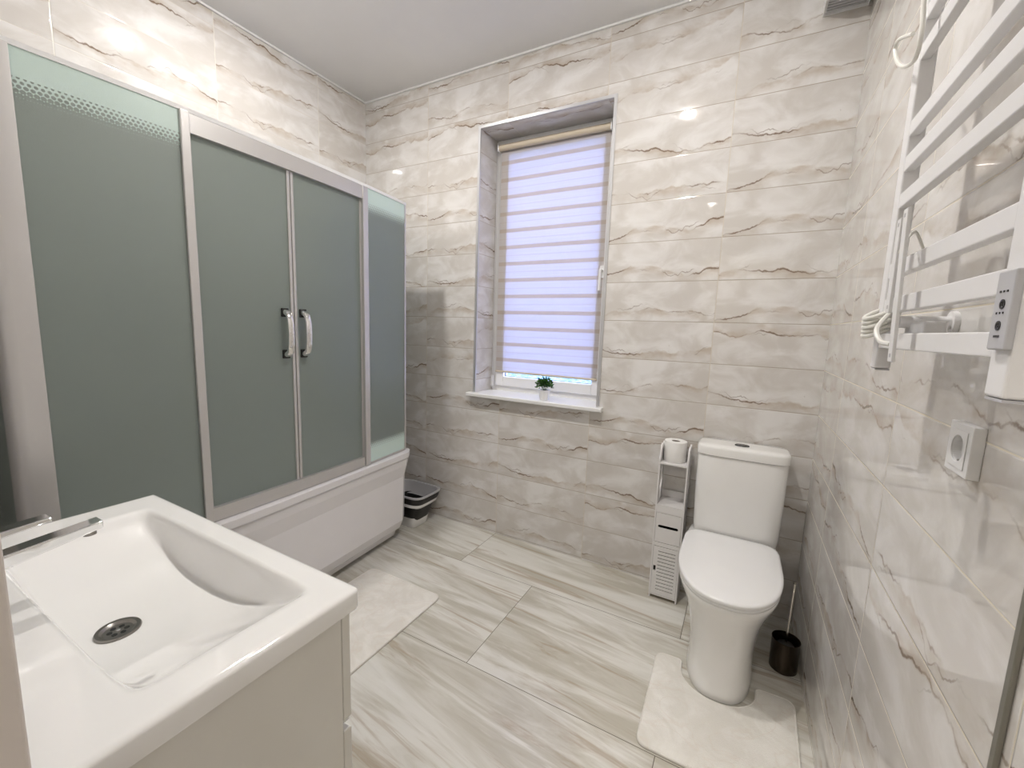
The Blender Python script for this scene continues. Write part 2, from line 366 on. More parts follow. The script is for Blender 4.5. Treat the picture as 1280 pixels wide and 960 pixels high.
link('window_sill', bm, m_pvc, win, False)
struct(link('ground_outside', B((-14, 16, 1.2, 26, -.6, -.5)), snow_mat(), smooth=False))
# ------------------------------------------------------------------ roller blind
bl = thing('roller_blind', 'striped day and night roller blind glowing pale violet, lowered over the window', 'blind', (1.36, D - .03, 1.06))
bx0, bx1, by = 1.022, 1.732, D - .022
bm = bmesh.new(); tube(bm, [(bx0 - .004, by - .012, 2.482), (bx1 + .004, by - .012, 2.482)], .019, 20); link('roller_tube', bm, m_beige, bl)
link('mounting_rail', B((bx0 - .006, bx1 + .006, by - .012, D - .015, 2.502, 2.512)), m_pvc, bl, False)
for xx in (bx0 - .012, bx1 + .005): link('end_bracket', B((xx, xx + .007, by - .034, D - .015, 2.458, 2.508)), m_pvc, bl, False, bevel=.002)
link('blind_fabric', B((bx0, bx1, by + .004, by + .0052, 1.062, 2.474)), m_blind, bl, False)
bm = bmesh.new(); tube(bm, [(bx0, by + .004, 1.058), (bx1, by + .004, 1.058)], .007, 12); link('bottom_bar', bm, m_beige, bl)
bm = bmesh.new()
for dx in (0, .009): tube(bm, [(bx0 - .014 - dx, by - .014, 2.475), (bx0 - .014 - dx, by - .010, 1.02)], .0017, 6)
link('bead_chain', bm, m_alu2, bl)
link('chain_weight', B((bx0 - .026, bx0 - .010, by - .018, by - .004, .955, 1.03)), m_pvc, bl, False, bevel=.003)
# ------------------------------------------------------------------ potted plant
px, py, pz = 1.462, .022, wz0 + .023
pl = thing('potted_plant', 'small leafy green plant in a white faceted pot on the windowsill', 'plant', (px, py, pz))
bm = bmesh.new(); lathe(bm, px, py, [(.023, pz), (.026, pz + .002), (.037, pz + .058), (.0375, pz + .062), (.033, pz + .062), (.030, pz + .050)], 12)
link('pot', bm, m_pvc, pl, auto=20)
rnd = random.Random(4); bm = bmesh.new()
for i in range(620):
    th = rnd.uniform(0, 2 * math.pi); ph = math.acos(rnd.uniform(-.25, 1)); r = .047 * rnd.uniform(.15, 1.0)
    d = Vector((math.sin(ph) * math.cos(th), math.sin(ph) * math.sin(th), math.cos(ph)))
    c = Vector((px, py, pz + .086)) + Vector((d.x * r, d.y * r, d.z * r * 1.05))
    d2 = (d + Vector((rnd.uniform(-.5, .5), rnd.uniform(-.5, .5), rnd.uniform(0, .7)))).normalized(); s = d2.orthogonal().normalized()
    s.rotate(Matrix.Rotation(rnd.uniform(0, 6.3), 3, d2)); u = d2.cross(s); l = rnd.uniform(.012, .020)
    vs = [bm.verts.new(c + q) for q in (Vector(), s * .0045 + d2 * l * .5 + u * .001, d2 * l, -s * .0045 + d2 * l * .5 + u * .001)]
    bm.faces.new(vs)
fo = link('foliage', bm, m_leaf, pl, False)
bm = bmesh.new()
for i in range(9):
    a = i * .7; tube(bm, [(px, py, pz + .048), (px + .02 * math.cos(a), py + .02 * math.sin(a), pz + .085)], .0012, 5)
link('stem', bm, m_leaf, pl)
# ------------------------------------------------------------------ bathtub
def curve(tab, y):
    tab = sorted(tab)
    if y <= tab[0][0]: return tab[0][1] + (y - tab[0][0]) * (tab[1][1] - tab[0][1]) / (tab[1][0] - tab[0][0])
    if y >= tab[-1][0]: return tab[-1][1] + (y - tab[-1][0]) * (tab[-1][1] - tab[-2][1]) / (tab[-1][0] - tab[-2][0])
    for i in range(len(tab) - 1):
        if y <= tab[i + 1][0]:
            y0, a = tab[i]; y1, b = tab[i + 1]; tt = (y - y0) / (y1 - y0)
            m = []
            for j in (i, i + 1):
                lo, hi = tab[max(j - 1, 0)], tab[min(j + 1, len(tab) - 1)]; m.append((hi[1] - lo[1]) / (hi[0] - lo[0]))
            h = y1 - y0
            return (2 * tt**3 - 3 * tt**2 + 1) * a + (tt**3 - 2 * tt**2 + tt) * h * m[0] + (-2 * tt**3 + 3 * tt**2) * b + (tt**3 - tt**2) * h * m[1]
RIM = [(-1.95, .805), (-1.47, .825), (-1.02, .80), (-.69, .775), (-.335, .750)]
GL = [(-1.90, .775), (-1.5, .795), (-1.1, .785), (-.70, .757), (-.31, .712)]
YA, YB = -1.955, -.335
def tub_loop(z, off, ye=0., inset=0.):
    out = []; n = 30
    ya, yb = YA + ye + inset, YB - ye - inset
    out.append((.004 + inset, ya, z))
    for i in range(n + 1):
        y = ya + (yb - ya) * i / n; x = curve(RIM, y) - off - inset
        e = min(y - ya, yb - y); r = .035
        if e < r: x -= r - math.sqrt(max(r * r - (r - e) ** 2, 0))
        out.append((x, y, z))
    out.append((.004 + inset, yb, z)); return out
tb = thing('bathtub', 'white acrylic bathtub with bowed front panel under the shower enclosure', 'bathtub', (.4, -1.14, 0))
bm = bmesh.new()
loft(bm, [tub_loop(.075, .066, .006), tub_loop(.080, .062, .006), tub_loop(.135, .040, .004), tub_loop(.42, .033, .003), tub_loop(.495, .012, .001), tub_loop(.536, .006), tub_loop(.545, .012)], cap0=True, cap1=False)
link('front_panel', bm, m_acryl, tb, auto=7)
bm = bmesh.new()
loft(bm, [tub_loop(.0205, .105, .01), tub_loop(.074, .090, .01)])
link('plinth', bm, m_acryl, tb)
for y in (-1.85, -1.15, -.45):
    bm = bmesh.new(); lathe(bm, .5, y, [(.02, 0), (.02, .02)], 12); link('foot', bm, m_black, tb)
bm = bmesh.new()
loft(bm, [tub_loop(.545, .008), tub_loop(.548, -.004), tub_loop(.579, -.006), tub_loop(.585, .006, .004), tub_loop(.585, 0, 0, .085), tub_loop(.57, 0, 0, .10), tub_loop(.30, 0, 0, .14), tub_loop(.16, 0, 0, .20)], cap0=False, cap1=True)
link('basin', bm, m_acryl, tb, auto=40)
# ------------------------------------------------------------------ shower enclosure
en = thing('shower_enclosure', 'frosted green glass shower enclosure with silver frame and two sliding doors, standing on the bathtub', 'shower enclosure', (.4, -1.1, .586))
def cstrip(y0, y1, z0, z1, o0, o1, tab=GL, n=16):
    """solid strip following the bowed front; o0 / o1 offsets from the glass line towards the room"""
    bm = bmesh.new(); loops = []
    for i in range(n + 1):
        y = y0 + (y1 - y0) * i / n; x = curve(tab, y)
        loops.append([(x + o0, y, z0), (x + o1, y, z0), (x + o1, y, z1), (x + o0, y, z1)])
    loft(bm, loops); return bm
ZT, ZB = 2.034, .586
link('fixed_glass', cstrip(-1.883, -1.512, ZB + .012, ZT - .004, -.006, 0), m_gl_band, en, False)['label'] = 'wide fixed frosted pane by the washbasin with a dotted pale band on top'
link('fixed_glass', cstrip(-.689, -.382, ZB + .012, ZT - .004, -.006, 0), m_gl_band, en, False)['label'] = 'narrow fixed frosted pane by the window wall'
link('top_trim', cstrip(-1.95, -.372, ZT - .006, ZT + .008, -.014, .004), m_pvc, en, False)
link('top_rail', cstrip(-1.490, -.715, 1.965, ZT - .008, -.030, .006), m_alu, en, False)
link('bottom_rail', cstrip(-1.498, -.732, ZB + .002, .640, -.030, .006), m_alu, en, False)
link('floor_channel', cstrip(-1.88, -1.52, ZB + .002, ZB + .012, -.016, .004), m_alu, en, False)
link('floor_channel', cstrip(-.68, -.39, ZB + .002, ZB + .012, -.016, .004), m_alu, en, False)
for y0, y1 in ((-1.517, -1.489), (-.726, -.690)):
    link('post', cstrip(y0, y1, ZB + .002, ZT - .004, -.030, .010, n=2), m_alu, en, False, bevel=.003)
bm = bmesh.new()      # rounded corner post by the basin
def corner(z):
    xx = curve(GL, -1.89); return [(xx + .008, -1.882, z), (xx + .008, -1.925, z), (xx + .002, -1.944, z), (xx - .012, -1.955, z), (xx - .045, -1.957, z), (xx - .045, -1.940, z), (xx - .030, -1.930, z), (xx - .022, -1.915, z), (xx - .018, -1.882, z)]
loft(bm, [corner(ZB + .002), corner(ZT - .004)]); link('corner_post', bm, m_alu, en, auto=50)
bm = bmesh.new(); xe = curve(GL, -.375)
prism(bm, [(xe + .004, -.384, ZB + .002), (xe + .004, -.374, ZB + .002), (xe - .006, -.366, ZB + .002), (xe - .03, -.364, ZB + .002), (xe - .03, -.378, ZB + .002), (xe - .014, -.384, ZB + .002)], (0, 0, ZT - ZB - .006))
link('corner_post', bm, m_alu, en, False)
link('side_glass', B((.012, xe - .028, -.377, -.371, ZB + .012, ZT - .004)), m_gl, en, False)
link('side_glass', B((.012, .735, -1.952, -1.946, ZB + .012, ZT - .004)), m_gl, en, False)
for y in (-.378, -1.953):
    link('wall_profile', B((.001, .018, y - .006, y + .014, ZB + .002, ZT - .004)), m_alu, en, False)
for (y0, y1, ym, hy, lab) in ((-1.486, -1.122, -1.135, -1.163, 'left'), (-1.106, -.728, -1.118, -1.077, 'right')):
    dr = link('sliding_door', cstrip(y0, y1, .628, 1.972, -.020, -.014), m_gl, en, False)
    yy = (-1.134, -1.121) if lab == 'left' else (-1.117, -1.104)
    link('door_stile', cstrip(yy[0], yy[1], .628, 1.972, -.024, -.008, n=1), m_alu, dr, False, bevel=.002)
    ye = (-.732, -.726) if lab == 'right' else (-1.487, -1.482)
    link('door_stile', cstrip(ye[0], ye[1], .628, 1.972, -.023, -.011, n=1), m_alu, dr, False)
    xh = curve(GL, hy) - .014
    bm = bmesh.new(); loops = []
    P_ = [(0, .088, .012, .026), (.016, .088, .013, .024), (.034, .076, .0135, .018), (.042, .045, .0135, .014), (.044, 0, .0135, .014), (.042, -.045, .0135, .014), (.034, -.076, .0135, .018), (.016, -.088, .013, .024), (0, -.088, .012, .026)]
    zc = 1.297; n_ = len(P_)
    for i, (ox, oz, hw, ht) in enumerate(P_):
        a = P_[max(i - 1, 0)]; b_ = P_[min(i + 1, n_ - 1)]; tg = Vector((b_[0] - a[0], 0, b_[1] - a[1]))
        if i in (0,): tg = Vector((1, 0, 0))
        if i == n_ - 1: tg = Vector((-1, 0, 0))
        tg.normalize(); nn = Vector((-tg.z, 0, tg.x)); c = Vector((xh + ox, hy, zc + oz))
        loops.append([c + Vector((0, hw * math.copysign(abs(math.cos(q)) ** .6, math.cos(q)), 0)) + nn * ht * .5 * math.copysign(abs(math.sin(q)) ** .6, math.sin(q)) for q in [2 * math.pi * (k + .5) / 12 for k in range(12)]])
    loft(bm, loops); hd = link('door_handle', bm, m_chrome, dr, auto=50); hd['label'] = 'curved chrome handle'
    for s in (-1, 1):
        link('handle_base', B((xh + .0005, xh + .009, hy - .0155, hy + .0155, zc + s * .088 - .018, zc + s * .088 + .018)), m_black, dr, False, bevel=.002)
# ------------------------------------------------------------------ vanity cabinet, washbasin, tap
X0, X1, Y0, Y1, ZS = 1.100, 1.910, YN + .003, -1.772, .865
vc = thing('vanity_cabinet', 'white glossy vanity cabinet with drawers carrying the washbasin', 'cabinet', ((X0 + X1) / 2, (Y0 + Y1) / 2, .25))
cx0, cx1, cy0, cy1 = X0 + .014, X1 - .013, Y0, -1.806
link('cabinet_body', B((cx0, cx0 + .016, cy0, cy1, .25, .8205), (cx1 - .016, cx1, cy0, cy1, .25, .8205), (cx0 + .016, cx1 - .016, cy0, cy1, .25, .266), (cx0 + .016, cx1 - .016, cy0, cy0 + .012, .266, .70)), m_lacq, vc, False, bevel=.0015)
for z0, z1 in ((.604, .8175), (.252, .580)):
    d = link('drawer_front', B((cx0, cx1, cy1 + .001, cy1 + .019, z0, z1)), m_lacq, vc, False, bevel=.002)
    link('finger_grip', B((cx0, cx1, cy1 + .001, cy1 + .013, z1 + .0005, z1 + .004)) if z0 < .5 else B((cx0, cx1, cy1 + .001, cy1 + .013, z0 - .004, z0 - .0005)), m_pvc, d, False)
wb = thing('washbasin', 'wide white ceramic washbasin with a shallow curved bowl, set on the vanity cabinet', 'washbasin', ((X0 + X1) / 2, (Y0 + Y1) / 2, .825))
def lines(a, b, r, n):
    e = [0, .0006, .002, .004, .0065, .009, r]; return [a + q for q in e] + [a + r + (b - a - 2 * r) * i / n for i in range(1, n)] + [b - q for q in reversed(e)]
r_ = .013; gx = lines(X0, X1, r_, 130); gy = lines(Y0, Y1, r_, 84)
bx_, hx_ = (1.190 + 1.852) / 2, (1.852 - 1.190) / 2; yb0, yb1 = -2.088, -1.824
def ss(a, b, x): t_ = min(1, max(0, (x - a) / (b - a))); return t_ * t_ * (3 - 2 * t_)
def depth(x, y):
    q = abs(x - bx_) / hx_
    if q >= 1: return 0
    arc = (1 - q ** 2.3) * .092
    arc = arc * ss(0, .10, 1 - q) + .0
    return arc * ss(0, .026, yb1 - y) ** .7 * ss(0, .030, y - yb0) ** .8
bm = bmesh.new(); G = []
for x in gx:
    row = []
    for y in gy:
        dx = max(X0 + r_ - x, x - (X1 - r_), 0) / r_; dy = max(Y0 + r_ - y, y - (Y1 - r_), 0) / r_
        a = max(dx, dy); z = ZS - r_ * .62 * (1 - math.sqrt(max(0, 1 - a * a)))
        X, Y = x, y
        if dx > 0 and dy > 0:
            mx, my = dx * math.sqrt(1 - dy * dy / 2), dy * math.sqrt(1 - dx * dx / 2)
            X = (X0 + r_ - mx * r_) if x < bx_ else (X1 - r_ + mx * r_); Y = (Y0 + r_ - my * r_) if y < -2 else (Y1 - r_ + my * r_)
        row.append(bm.verts.new((X, Y, z - depth(x, y))))
    G.append(row)
nx, ny = len(gx), len(gy)
dcx, dcy = 1.530, -2.000
for i in range(nx - 1):
    for j in range(ny - 1): bm.faces.new((G[i][j], G[i + 1][j], G[i + 1][j + 1], G[i][j + 1]))
edge = [G[i][0] for i in range(nx)] + [G[-1][j] for j in range(1, ny)] + [G[i][-1] for i in range(nx - 2, -1, -1)] + [G[0][j] for j in range(ny - 2, 0, -1)]
cc = Vector(((X0 + X1) / 2, (Y0 + Y1) / 2, 0)); low = []
for fz, k in ((.829, 1.), (.8255, .996)):
    low.append([bm.verts.new((cc.x + (v.co.x - cc.x) * k, cc.y + (v.co.y - cc.y) * k, fz)) for v in edge])
prev = edge
for l in low:
    for i in range(len(l)): bm.faces.new((prev[i], prev[(i + 1) % len(l)], l[(i + 1) % len(l)], l[i]))
    prev = l
ib = []                                            # underside bowl, inside the cabinet
for k, z in ((.90, .8255), (.86, .757), (.3, .752)):
    ib.append([bm.verts.new((cc.x + (v.co.x - cc.x) * k, cc.y + (v.co.y - cc.y) * k * (1 if k > .5 else .6), z)) for v in edge])
for l in ib:
    for i in range(len(l)): bm.faces.new((prev[i], prev[(i + 1) % len(l)], l[(i + 1) % len(l)], l[i]))
    prev = l
bm.faces.new(prev)
link('basin_body', bm, m_ceramic, wb, auto=60)
zd = ZS - depth(dcx, dcy)
bm = bmesh.new(); lathe(bm, dcx, dcy, [(.0325, zd - .001), (.0335, zd + .0025), (.032, zd + .0050), (.026, zd + .0048), (.0235, zd + .0028), (.0215, zd + .0008)], 48, cap1=True)
dn = link('drain', bm, m_steel, wb); dn['label'] = 'round steel drain'
bm = bmesh.new()
for k in range(6): lathe(bm, dcx + .012 * math.cos(k * math.pi / 3 + .3), dcy + .012 * math.sin(k * math.pi / 3 + .3), [(.0042, zd + .0003), (.0042, zd + .0013)], 16)
link('drain_hole', bm, m_open_shade, dn)
bm = bmesh.new(); lathe(bm, dcx, dcy, [(.0035, zd), (.0035, zd + .0022), (.002, zd + .0028)], 16); link('drain_screw', bm, m_chrome, dn)
# tap
fx, fy = 1.506, -2.165
fc = thing('basin_tap', 'chrome single lever tap with a flat straight spout on the back edge of the washbasin', 'tap', (fx, fy, ZS))
bm = bmesh.new(); lathe(bm, fx, fy, [(.027, ZS), (.027, ZS + .006), (.0235, ZS + .010), (.0225, ZS + .10), (.0235, ZS + .108), (.022, ZS + .114)], 40); link('tap_body', bm, m_chrome, fc)
def hullbar(y0, y1, za0, za1, ha, hb, wa, wb_, name, x=fx, dx=0):
    bm = bmesh.new(); loops = []
    for i in range(7):
        t_ = i / 6; y = y0 + (y1 - y0) * t_; zt = za0 + (za1 - za0) * t_; h_ = ha + (hb - ha) * t_; ww = wa + (wb_ - wa) * t_; xx = x + dx * t_
        loops.append([(xx - ww, y, zt), (xx - ww * .9, y, zt + .002), (xx + ww * .9, y, zt + .002), (xx + ww, y, zt), (xx + ww, y, zt - h_ * .8), (xx + ww * .7, y, zt - h_), (xx - ww * .7, y, zt - h_), (xx - ww, y, zt - h_ * .8)])
    loft(bm, loops); return link(name, bm, m_chrome, fc, auto=30, bevel=.0015)
hullbar(fy - .005, -2.003, ZS + .103, ZS + .120, .026, .013, .018, .0155, 'spout')
bm = bmesh.new(); lathe(bm, fx, -2.018, [(.0095, ZS + .098), (.0095, ZS + .108)], 24); link('aerator', bm, m_steel, fc)
hullbar(fy - .02, -2.064, ZS + .142, ZS + .150, .012, .006, .019, .0135, 'lever')
bm = bmesh.new(); lathe(bm, fx, fy, [(.021, ZS + .112), (.021, ZS + .134)], 32); link('lever_hub', bm, m_chrome, fc)
# ------------------------------------------------------------------ toilet
tx = 2.520
to = thing('toilet', 'white ceramic close coupled toilet with closed lid in the right corner', 'toilet', (tx, -.38, 0))
def dshape(z, hw, yf, yb, flat=.45, k=40, e=1., c=tx):
    """front half an ellipse reaching yf, straight sides, softly squared back at yb"""
    ym = yb + (yf - yb) * flat; out = []
    for i in range(k + 1):
        t_ = math.pi * i / k; out.append((c + hw * math.copysign(abs(math.cos(t_)) ** e, math.cos(t_)), ym + (yf - ym) * math.sin(t_) ** .92, z))
    nbk = 12
    for i in range(1, nbk):
        t_ = math.pi + math.pi * i / nbk; cs, sn = math.cos(t_), math.sin(t_)
        out.append((c + hw * math.copysign(abs(cs) ** (2 / 7), cs), ym + (yb - ym) * abs(sn) ** (2 / 7), z))
    return out
bm = bmesh.new()
loft(bm, [dshape(z, hw, yf, -.03, fl, e=ee) for z, hw, yf, fl, ee in ((0, .118, -.668, .66, .72), (.006, .121, -.672, .66, .72), (.03, .119, -.668, .66, .72), (.10, .117, -.661, .66, .72), (.17, .121, -.662, .64, .74),
          (.24, .133, -.676, .6, .80), (.30, .149, -.697, .57, .84), (.35, .166, -.722, .56, .87), (.385, .178, -.738, .56, .86), (.402, .183, -.744, .56, .85), (.412, .183, -.745, .56, .85), (.416, .180, -.742, .56, .85))])
link('bowl', bm, m_ceramic, to, auto=60)
bm = bmesh.new()
loft(bm, [dshape(.4165, .180, -.742, -.215, .42, e=.84), dshape(.418, .183, -.745, -.215, .42, e=.84), dshape(.426, .184, -.746, -.215, .42, e=.84), dshape(.429, .182, -.744, -.215, .42, e=.84)])
link('seat', bm, m_pvc, to, auto=60)
bm = bmesh.new()
loft(bm, [dshape(.4305, .181, -.743, -.205, .42, e=.84), dshape(.432, .186, -.749, -.205, .42, e=.84), dshape(.441, .187, -.751, -.205, .42, e=.84), dshape(.446, .184, -.748, -.207, .42, e=.84), dshape(.448, .176, -.738, -.212, .42, e=.84), dshape(.449, .12, -.66, -.24, .42, e=.84)])
link('seat_lid', bm, m_pvc, to, auto=60)
def tk(z, s=1., hx=.183, hy=.092, c=2.531): return sup(c, -.014 - hy, z, hx * s, hy * s, 4.6, 56)
bm = bmesh.new()
loft(bm, [tk(.4165, .93, .180), tk(.425, .965, .180), tk(.46, .975, .182), tk(.60, .99), tk(.799, 1.), tk(.8025, .99)])
link('tank', bm, m_ceramic, to, auto=60)
bm = bmesh.new()
loft(bm, [tk(.804, .995, .186), tk(.806, 1.01, .186, .094), tk(.838, 1.01, .186, .094), tk(.846, .985, .186, .094), tk(.849, .94, .186, .094), tk(.851, .5, .186, .094)])
link('tank_lid', bm, m_ceramic, to, auto=60)
bm = bmesh.new(); loft(bm, [[(2.527 + .030 * s * math.cos(2 * math.pi * i / 40), -.122 + .018 * s * math.sin(2 * math.pi * i / 40), z) for i in range(40)] for s, z in ((1, .8495), (1, .854), (.9, .8565), (.86, .8560))])
fb = link('flush_button', bm, simple('dark_chrome', (.16, .16, .165), .12, 1.), to, auto=60)
link('button_divider', B((2.5262, 2.5278, -.137, -.107, .8558, .8572)), m_black, fb, False)
# ------------------------------------------------------------------ slim storage tower and paper roll
sx0, sx1, sy0, sy1 = 2.176, 2.312, -.150, -.008
st = thing('storage_tower', 'slim white open storage tower with slatted door standing between wall and toilet', 'shelf', ((sx0 + sx1) / 2, (sy0 + sy1) / 2, 0))
for x in (sx0, sx1 - .007):
    bm = bmesh.new(); yc = (sy0 + sy1) / 2
    prof = [(sy0, 0), (sy0, .735)] + [(sy0 + .0 + .03 * q, .735 + .062 * math.sin(q * math.pi / 2)) for q in (.25, .5, .75, 1)] + [(sy0 + .045, .806), (sy0 + .06, .798), (yc, .775), (sy1 - .06, .798), (sy1 - .045, .806)] + [(sy1 - .03 * q, .735 + .062 * math.sin(q * math.pi / 2)) for q in (1, .75, .5, .25)] + [(sy1, .735), (sy1, 0), (sy1 - .02, 0), (sy1 - .03, .014), (sy0 + .03, .014), (sy0 + .02, 0)]
    prism(bm, [(x, a, b) for a, b in prof], (.007, 0, 0))
    sd = link('side_panel', bm, m_board, st, False)
    cb = bmesh.new(); pts = []
    for i in range(28):
        q = 2 * math.pi * i / 28; wv = .030 + .008 * math.cos(4 * q); pts.append((x - .01 - sd.parent.location.x, yc + wv * math.cos(q) - sd.parent.location.y, .60 + (.075 + .012 * math.cos(4 * q)) * math.sin(q)))
    prism(cb, pts, (.03, 0, 0))
    par = sd.parent; sd.parent = None; cut(sd, [cb]); sd.parent = par
ix0, ix1 = sx0 + .0072, sx1 - .0072
for z in (.716, .500, .022):
    link('shelf_board', B((ix0, ix1, sy0 + .001, sy1, z - .007, z)), m_board, st, False)
link('shelf_board', B((ix0, ix1, sy0 + .001, sy1, .2835, .303)), m_board, st, False)
link('back_rail', B((ix0, ix1, sy1 - .006, sy1, .501, .535)), m_board, st, False)
link('back_panel', B((ix0, ix1, sy1 - .005, sy1, .023, .49)), m_board, st, False)
dw = link('drawer', B((ix0 + .001, ix1 - .001, sy0 + .0005, sy0 + .0075, .3055, .4575)), m_board, st, False)
def slot(xa, xb, z, r, y0=sy0 - .02, y1=sy0 + .02):
    bm = bmesh.new(); pts = [(xb - r + r * math.cos(t_), z + r * math.sin(t_)) for t_ in [(-90 + 30 * i) * math.pi / 180 for i in range(7)]] + [(xa + r + r * math.cos(t_), z + r * math.sin(t_)) for t_ in [(90 + 30 * i) * math.pi / 180 for i in range(7)]]
    o = st.location; prism(bm, [(a - o.x, y0 - o.y, b) for a, b in pts], (0, y1 - y0, 0)); return bm
dw.parent = None; cut(dw, [slot(sx0 + .020, sx1 - .020, .388, .0080)]); dw.parent = st
link('drawer_box', B((ix0 + .002, ix0 + .006, sy0 + .008, sy1 - .02, .306, .43), (ix1 - .006, ix1 - .002, sy0 + .008, sy1 - .02, .306, .43), (ix0 + .006, ix1 - .006, sy1 - .026, sy1 - .02, .306, .43), (ix0 + .006, ix1 - .006, sy0 + .008, sy1 - .026, .306, .31)), m_open_shade, dw, False)  # box coloured near-black as the shade behind the drawer slot
link('front_lip', B((ix0, ix1, sy0 + .001, sy0 + .008, .4595, .4925)), m_board, st, False)
dz0, dz1 = .0235, .281; z = .052; g = .0042; pitch = .0186
bs = [(ix0 + .001, ix0 + .006, sy0 + .0005, sy0 + .0075, dz0, dz1), (ix1 - .014, ix1 - .001, sy0 + .0005, sy0 + .0075, dz0, dz1)]
hx0 = ix0 + .006
bs += [(hx0, hx0 + .012, sy0 + .0005, sy0 + .0075, dz0, .148), (hx0, hx0 + .012, sy0 + .0005, sy0 + .0075, .176, dz1), (hx0 + .012, hx0 + .018, sy0 + .0005, sy0 + .0075, dz0, dz1)]
zz = dz0; k = 0
while zz < dz1 - .001:
    top = dz0 + .026 + k * pitch
    nz = min(top, dz1) if k < 12 else dz1
    bs.append((hx0 + .018, ix1 - .014, sy0 + .0005, sy0 + .0075, zz, nz)); zz = nz + g; k += 1
    if nz >= dz1: break
link('slatted_door', B(*bs), m_board, st, False)
link('cupboard_shade_sheet', B((ix0 + .001, ix1 - .001, sy0 + .0085, sy0 + .0095, dz0, dz1)), m_open_shade, st, False)  # dark sheet painted as the shade seen between the door slats
bm = bmesh.new(); cxr, cyr = 2.238, -.072; kk = 44
L = [[(cxr + r * math.cos(2 * math.pi * i / kk), cyr + r * math.sin(2 * math.pi * i / kk), z) for i in range(kk)] for r, z in ((.020, .717), (.052, .717), (.0535, .720), (.0535, .815), (.052, .8185), (.022, .8185), (.020, .817), (.020, .717))]
loft(bm, L, False, False)
pr = thing('toilet_paper_roll', 'white toilet paper roll on top of the slim storage tower', 'toilet paper', (cxr, cyr, .717)); link('paper', bm, m_paper, pr)
bm = bmesh.new(); loft(bm, [[(cxr + r * math.cos(2 * math.pi * i / 24), cyr + r * math.sin(2 * math.pi * i / 24), z) for i in range(24)] for r, z in ((.0185, .7172), (.0195, .7172), (.0195, .8165), (.0185, .8165), (.0185, .7172))], False, False)
link('cardboard_core', bm, simple('grey_cardboard', (.35, .31, .27), .9), pr)
# ------------------------------------------------------------------ toilet brush
bx2, by2 = 2.754, -.345
tb2 = thing('toilet_brush', 'dark metal toilet brush holder with thin steel handle in the corner beside the toilet', 'toilet brush', (bx2, by2, 0))
bm = bmesh.new(); lathe(bm, bx2, by2, [(.047, 0), (.050, .003), (.050, .128), (.0508, .130), (.0485, .130), (.047, .126), (.047, .012)], 40); link('holder', bm, m_bronze, tb2)
bm = bmesh.new(); lathe(bm, bx2, by2, [(.012, .03), (.030, .04), (.034, .07), (.030, .105), (.010, .112)], 24); link('bristles', bm, m_black, tb2)
bm = bmesh.new(); tube(bm, [(bx2, by2, .10), (bx2 + .006, by2, .375)], .0045, 12); link('handle', bm, simple('light_steel', (.75, .72, .66), .2, 1.), tb2)
bm = bmesh.new(); tube(bm, [(bx2 + .006, by2, .373), (bx2 + .0062, by2, .381)], .008, 16); link('handle_cap', bm, m_steel, tb2)
# ------------------------------------------------------------------ rugs
def rug(name, poly, label, loc):
    bm = bmesh.new(); c = Vector((sum(p[0] for p in poly) / len(poly), sum(p[1] for p in poly) / len(poly)))
    n = len(poly); nrm = []
    for i in range(n):
        a, b = Vector(poly[i - 1]), Vector(poly[(i + 1) % n]); d = (b - a).normalized(); nrm.append(Vector((d.y, -d.x)))
    area = sum(poly[i - 1][0] * poly[i][1] - poly[i][0] * poly[i - 1][1] for i in range(n))
    s = 1 if area > 0 else -1
    loops = [[(p[0] - s * q.x * o, p[1] - s * q.y * o, z) for p, q in zip(poly, nrm)] for o, z in ((.002, .0005), (0, .004), (.001, .009), (.004, .0115), (.007, .0105), (.011, .0125))]
    L = loft(bm, loops, False, False)
    from mathutils.geometry import tessellate_polygon
    for q in (0, -1):
        for tri in tessellate_polygon([[Vector((p[0], p[1], 0)) for p in loops[q]]]):
            try: bm.faces.new([L[q][i] for i in tri])
            except ValueError: pass
    return tag(link(name, bm, m_rug), label, 'rug')
rug('bath_rug', [(a, b) for a, b, _ in rrect(.800, 1.280, -1.52, -.718, .035, 0)], 'cream rectangular bath rug on the floor beside the bathtub', None)
def arc(cx, cy, r, a0, a1, k=8): return [(cx + r * math.cos(math.radians(a0 + (a1 - a0) * i / k)), cy + r * math.sin(math.radians(a0 + (a1 - a0) * i / k))) for i in range(k + 1)]
poly = arc(2.735, -.955, .035, -90, 0) + arc(2.745, -.565, .035, 0, 90) + arc(2.670, -.552, .020, 90, 165)
poly += [(tx + .130 * math.cos(t_), -.570 - .112 * math.sin(t_)) for t_ in [math.pi * i / 20 for i in range(1, 20)]]
poly += arc(2.370, -.548, .020, 15, 90) + arc(2.322, -.565, .035, 90, 180) + arc(2.330, -.955, .035, 180, 270)
rug('pedestal_rug', poly, 'cream contoured rug wrapped around the foot of the toilet', None)
# ------------------------------------------------------------------ folding bucket behind the tub
bu = thing('folding_bucket', 'white and black collapsible plastic bucket on the floor between bathtub and window wall', 'bucket', (.585, -.165, 0))
def bk(z, hx, hy, n=5): return sup(.582, -.168, z, hx, hy, n, 48)
bm = bmesh.new(); loft(bm, [bk(0, .088, .075), bk(.005, .092, .078), bk(.07, .104, .088), bk(.074, .104, .088)], True, False); link('bucket_base', bm, m_pvc, bu)
bm = bmesh.new(); loft(bm, [bk(.074, .106, .090), bk(.080, .110, .094), bk(.105, .113, .096), bk(.108, .119, .101), bk(.135, .122, .103), bk(.138, .130, .108), bk(.162, .134, .110)], False, False); link('folding_wall', bm, m_black, bu)
bm = bmesh.new(); loft(bm, [bk(.162, .150, .118), bk(.164, .155, .122), bk(.182, .160, .124), bk(.184, .155, .121)], False, False); link('white_ring', bm, m_pvc, bu)
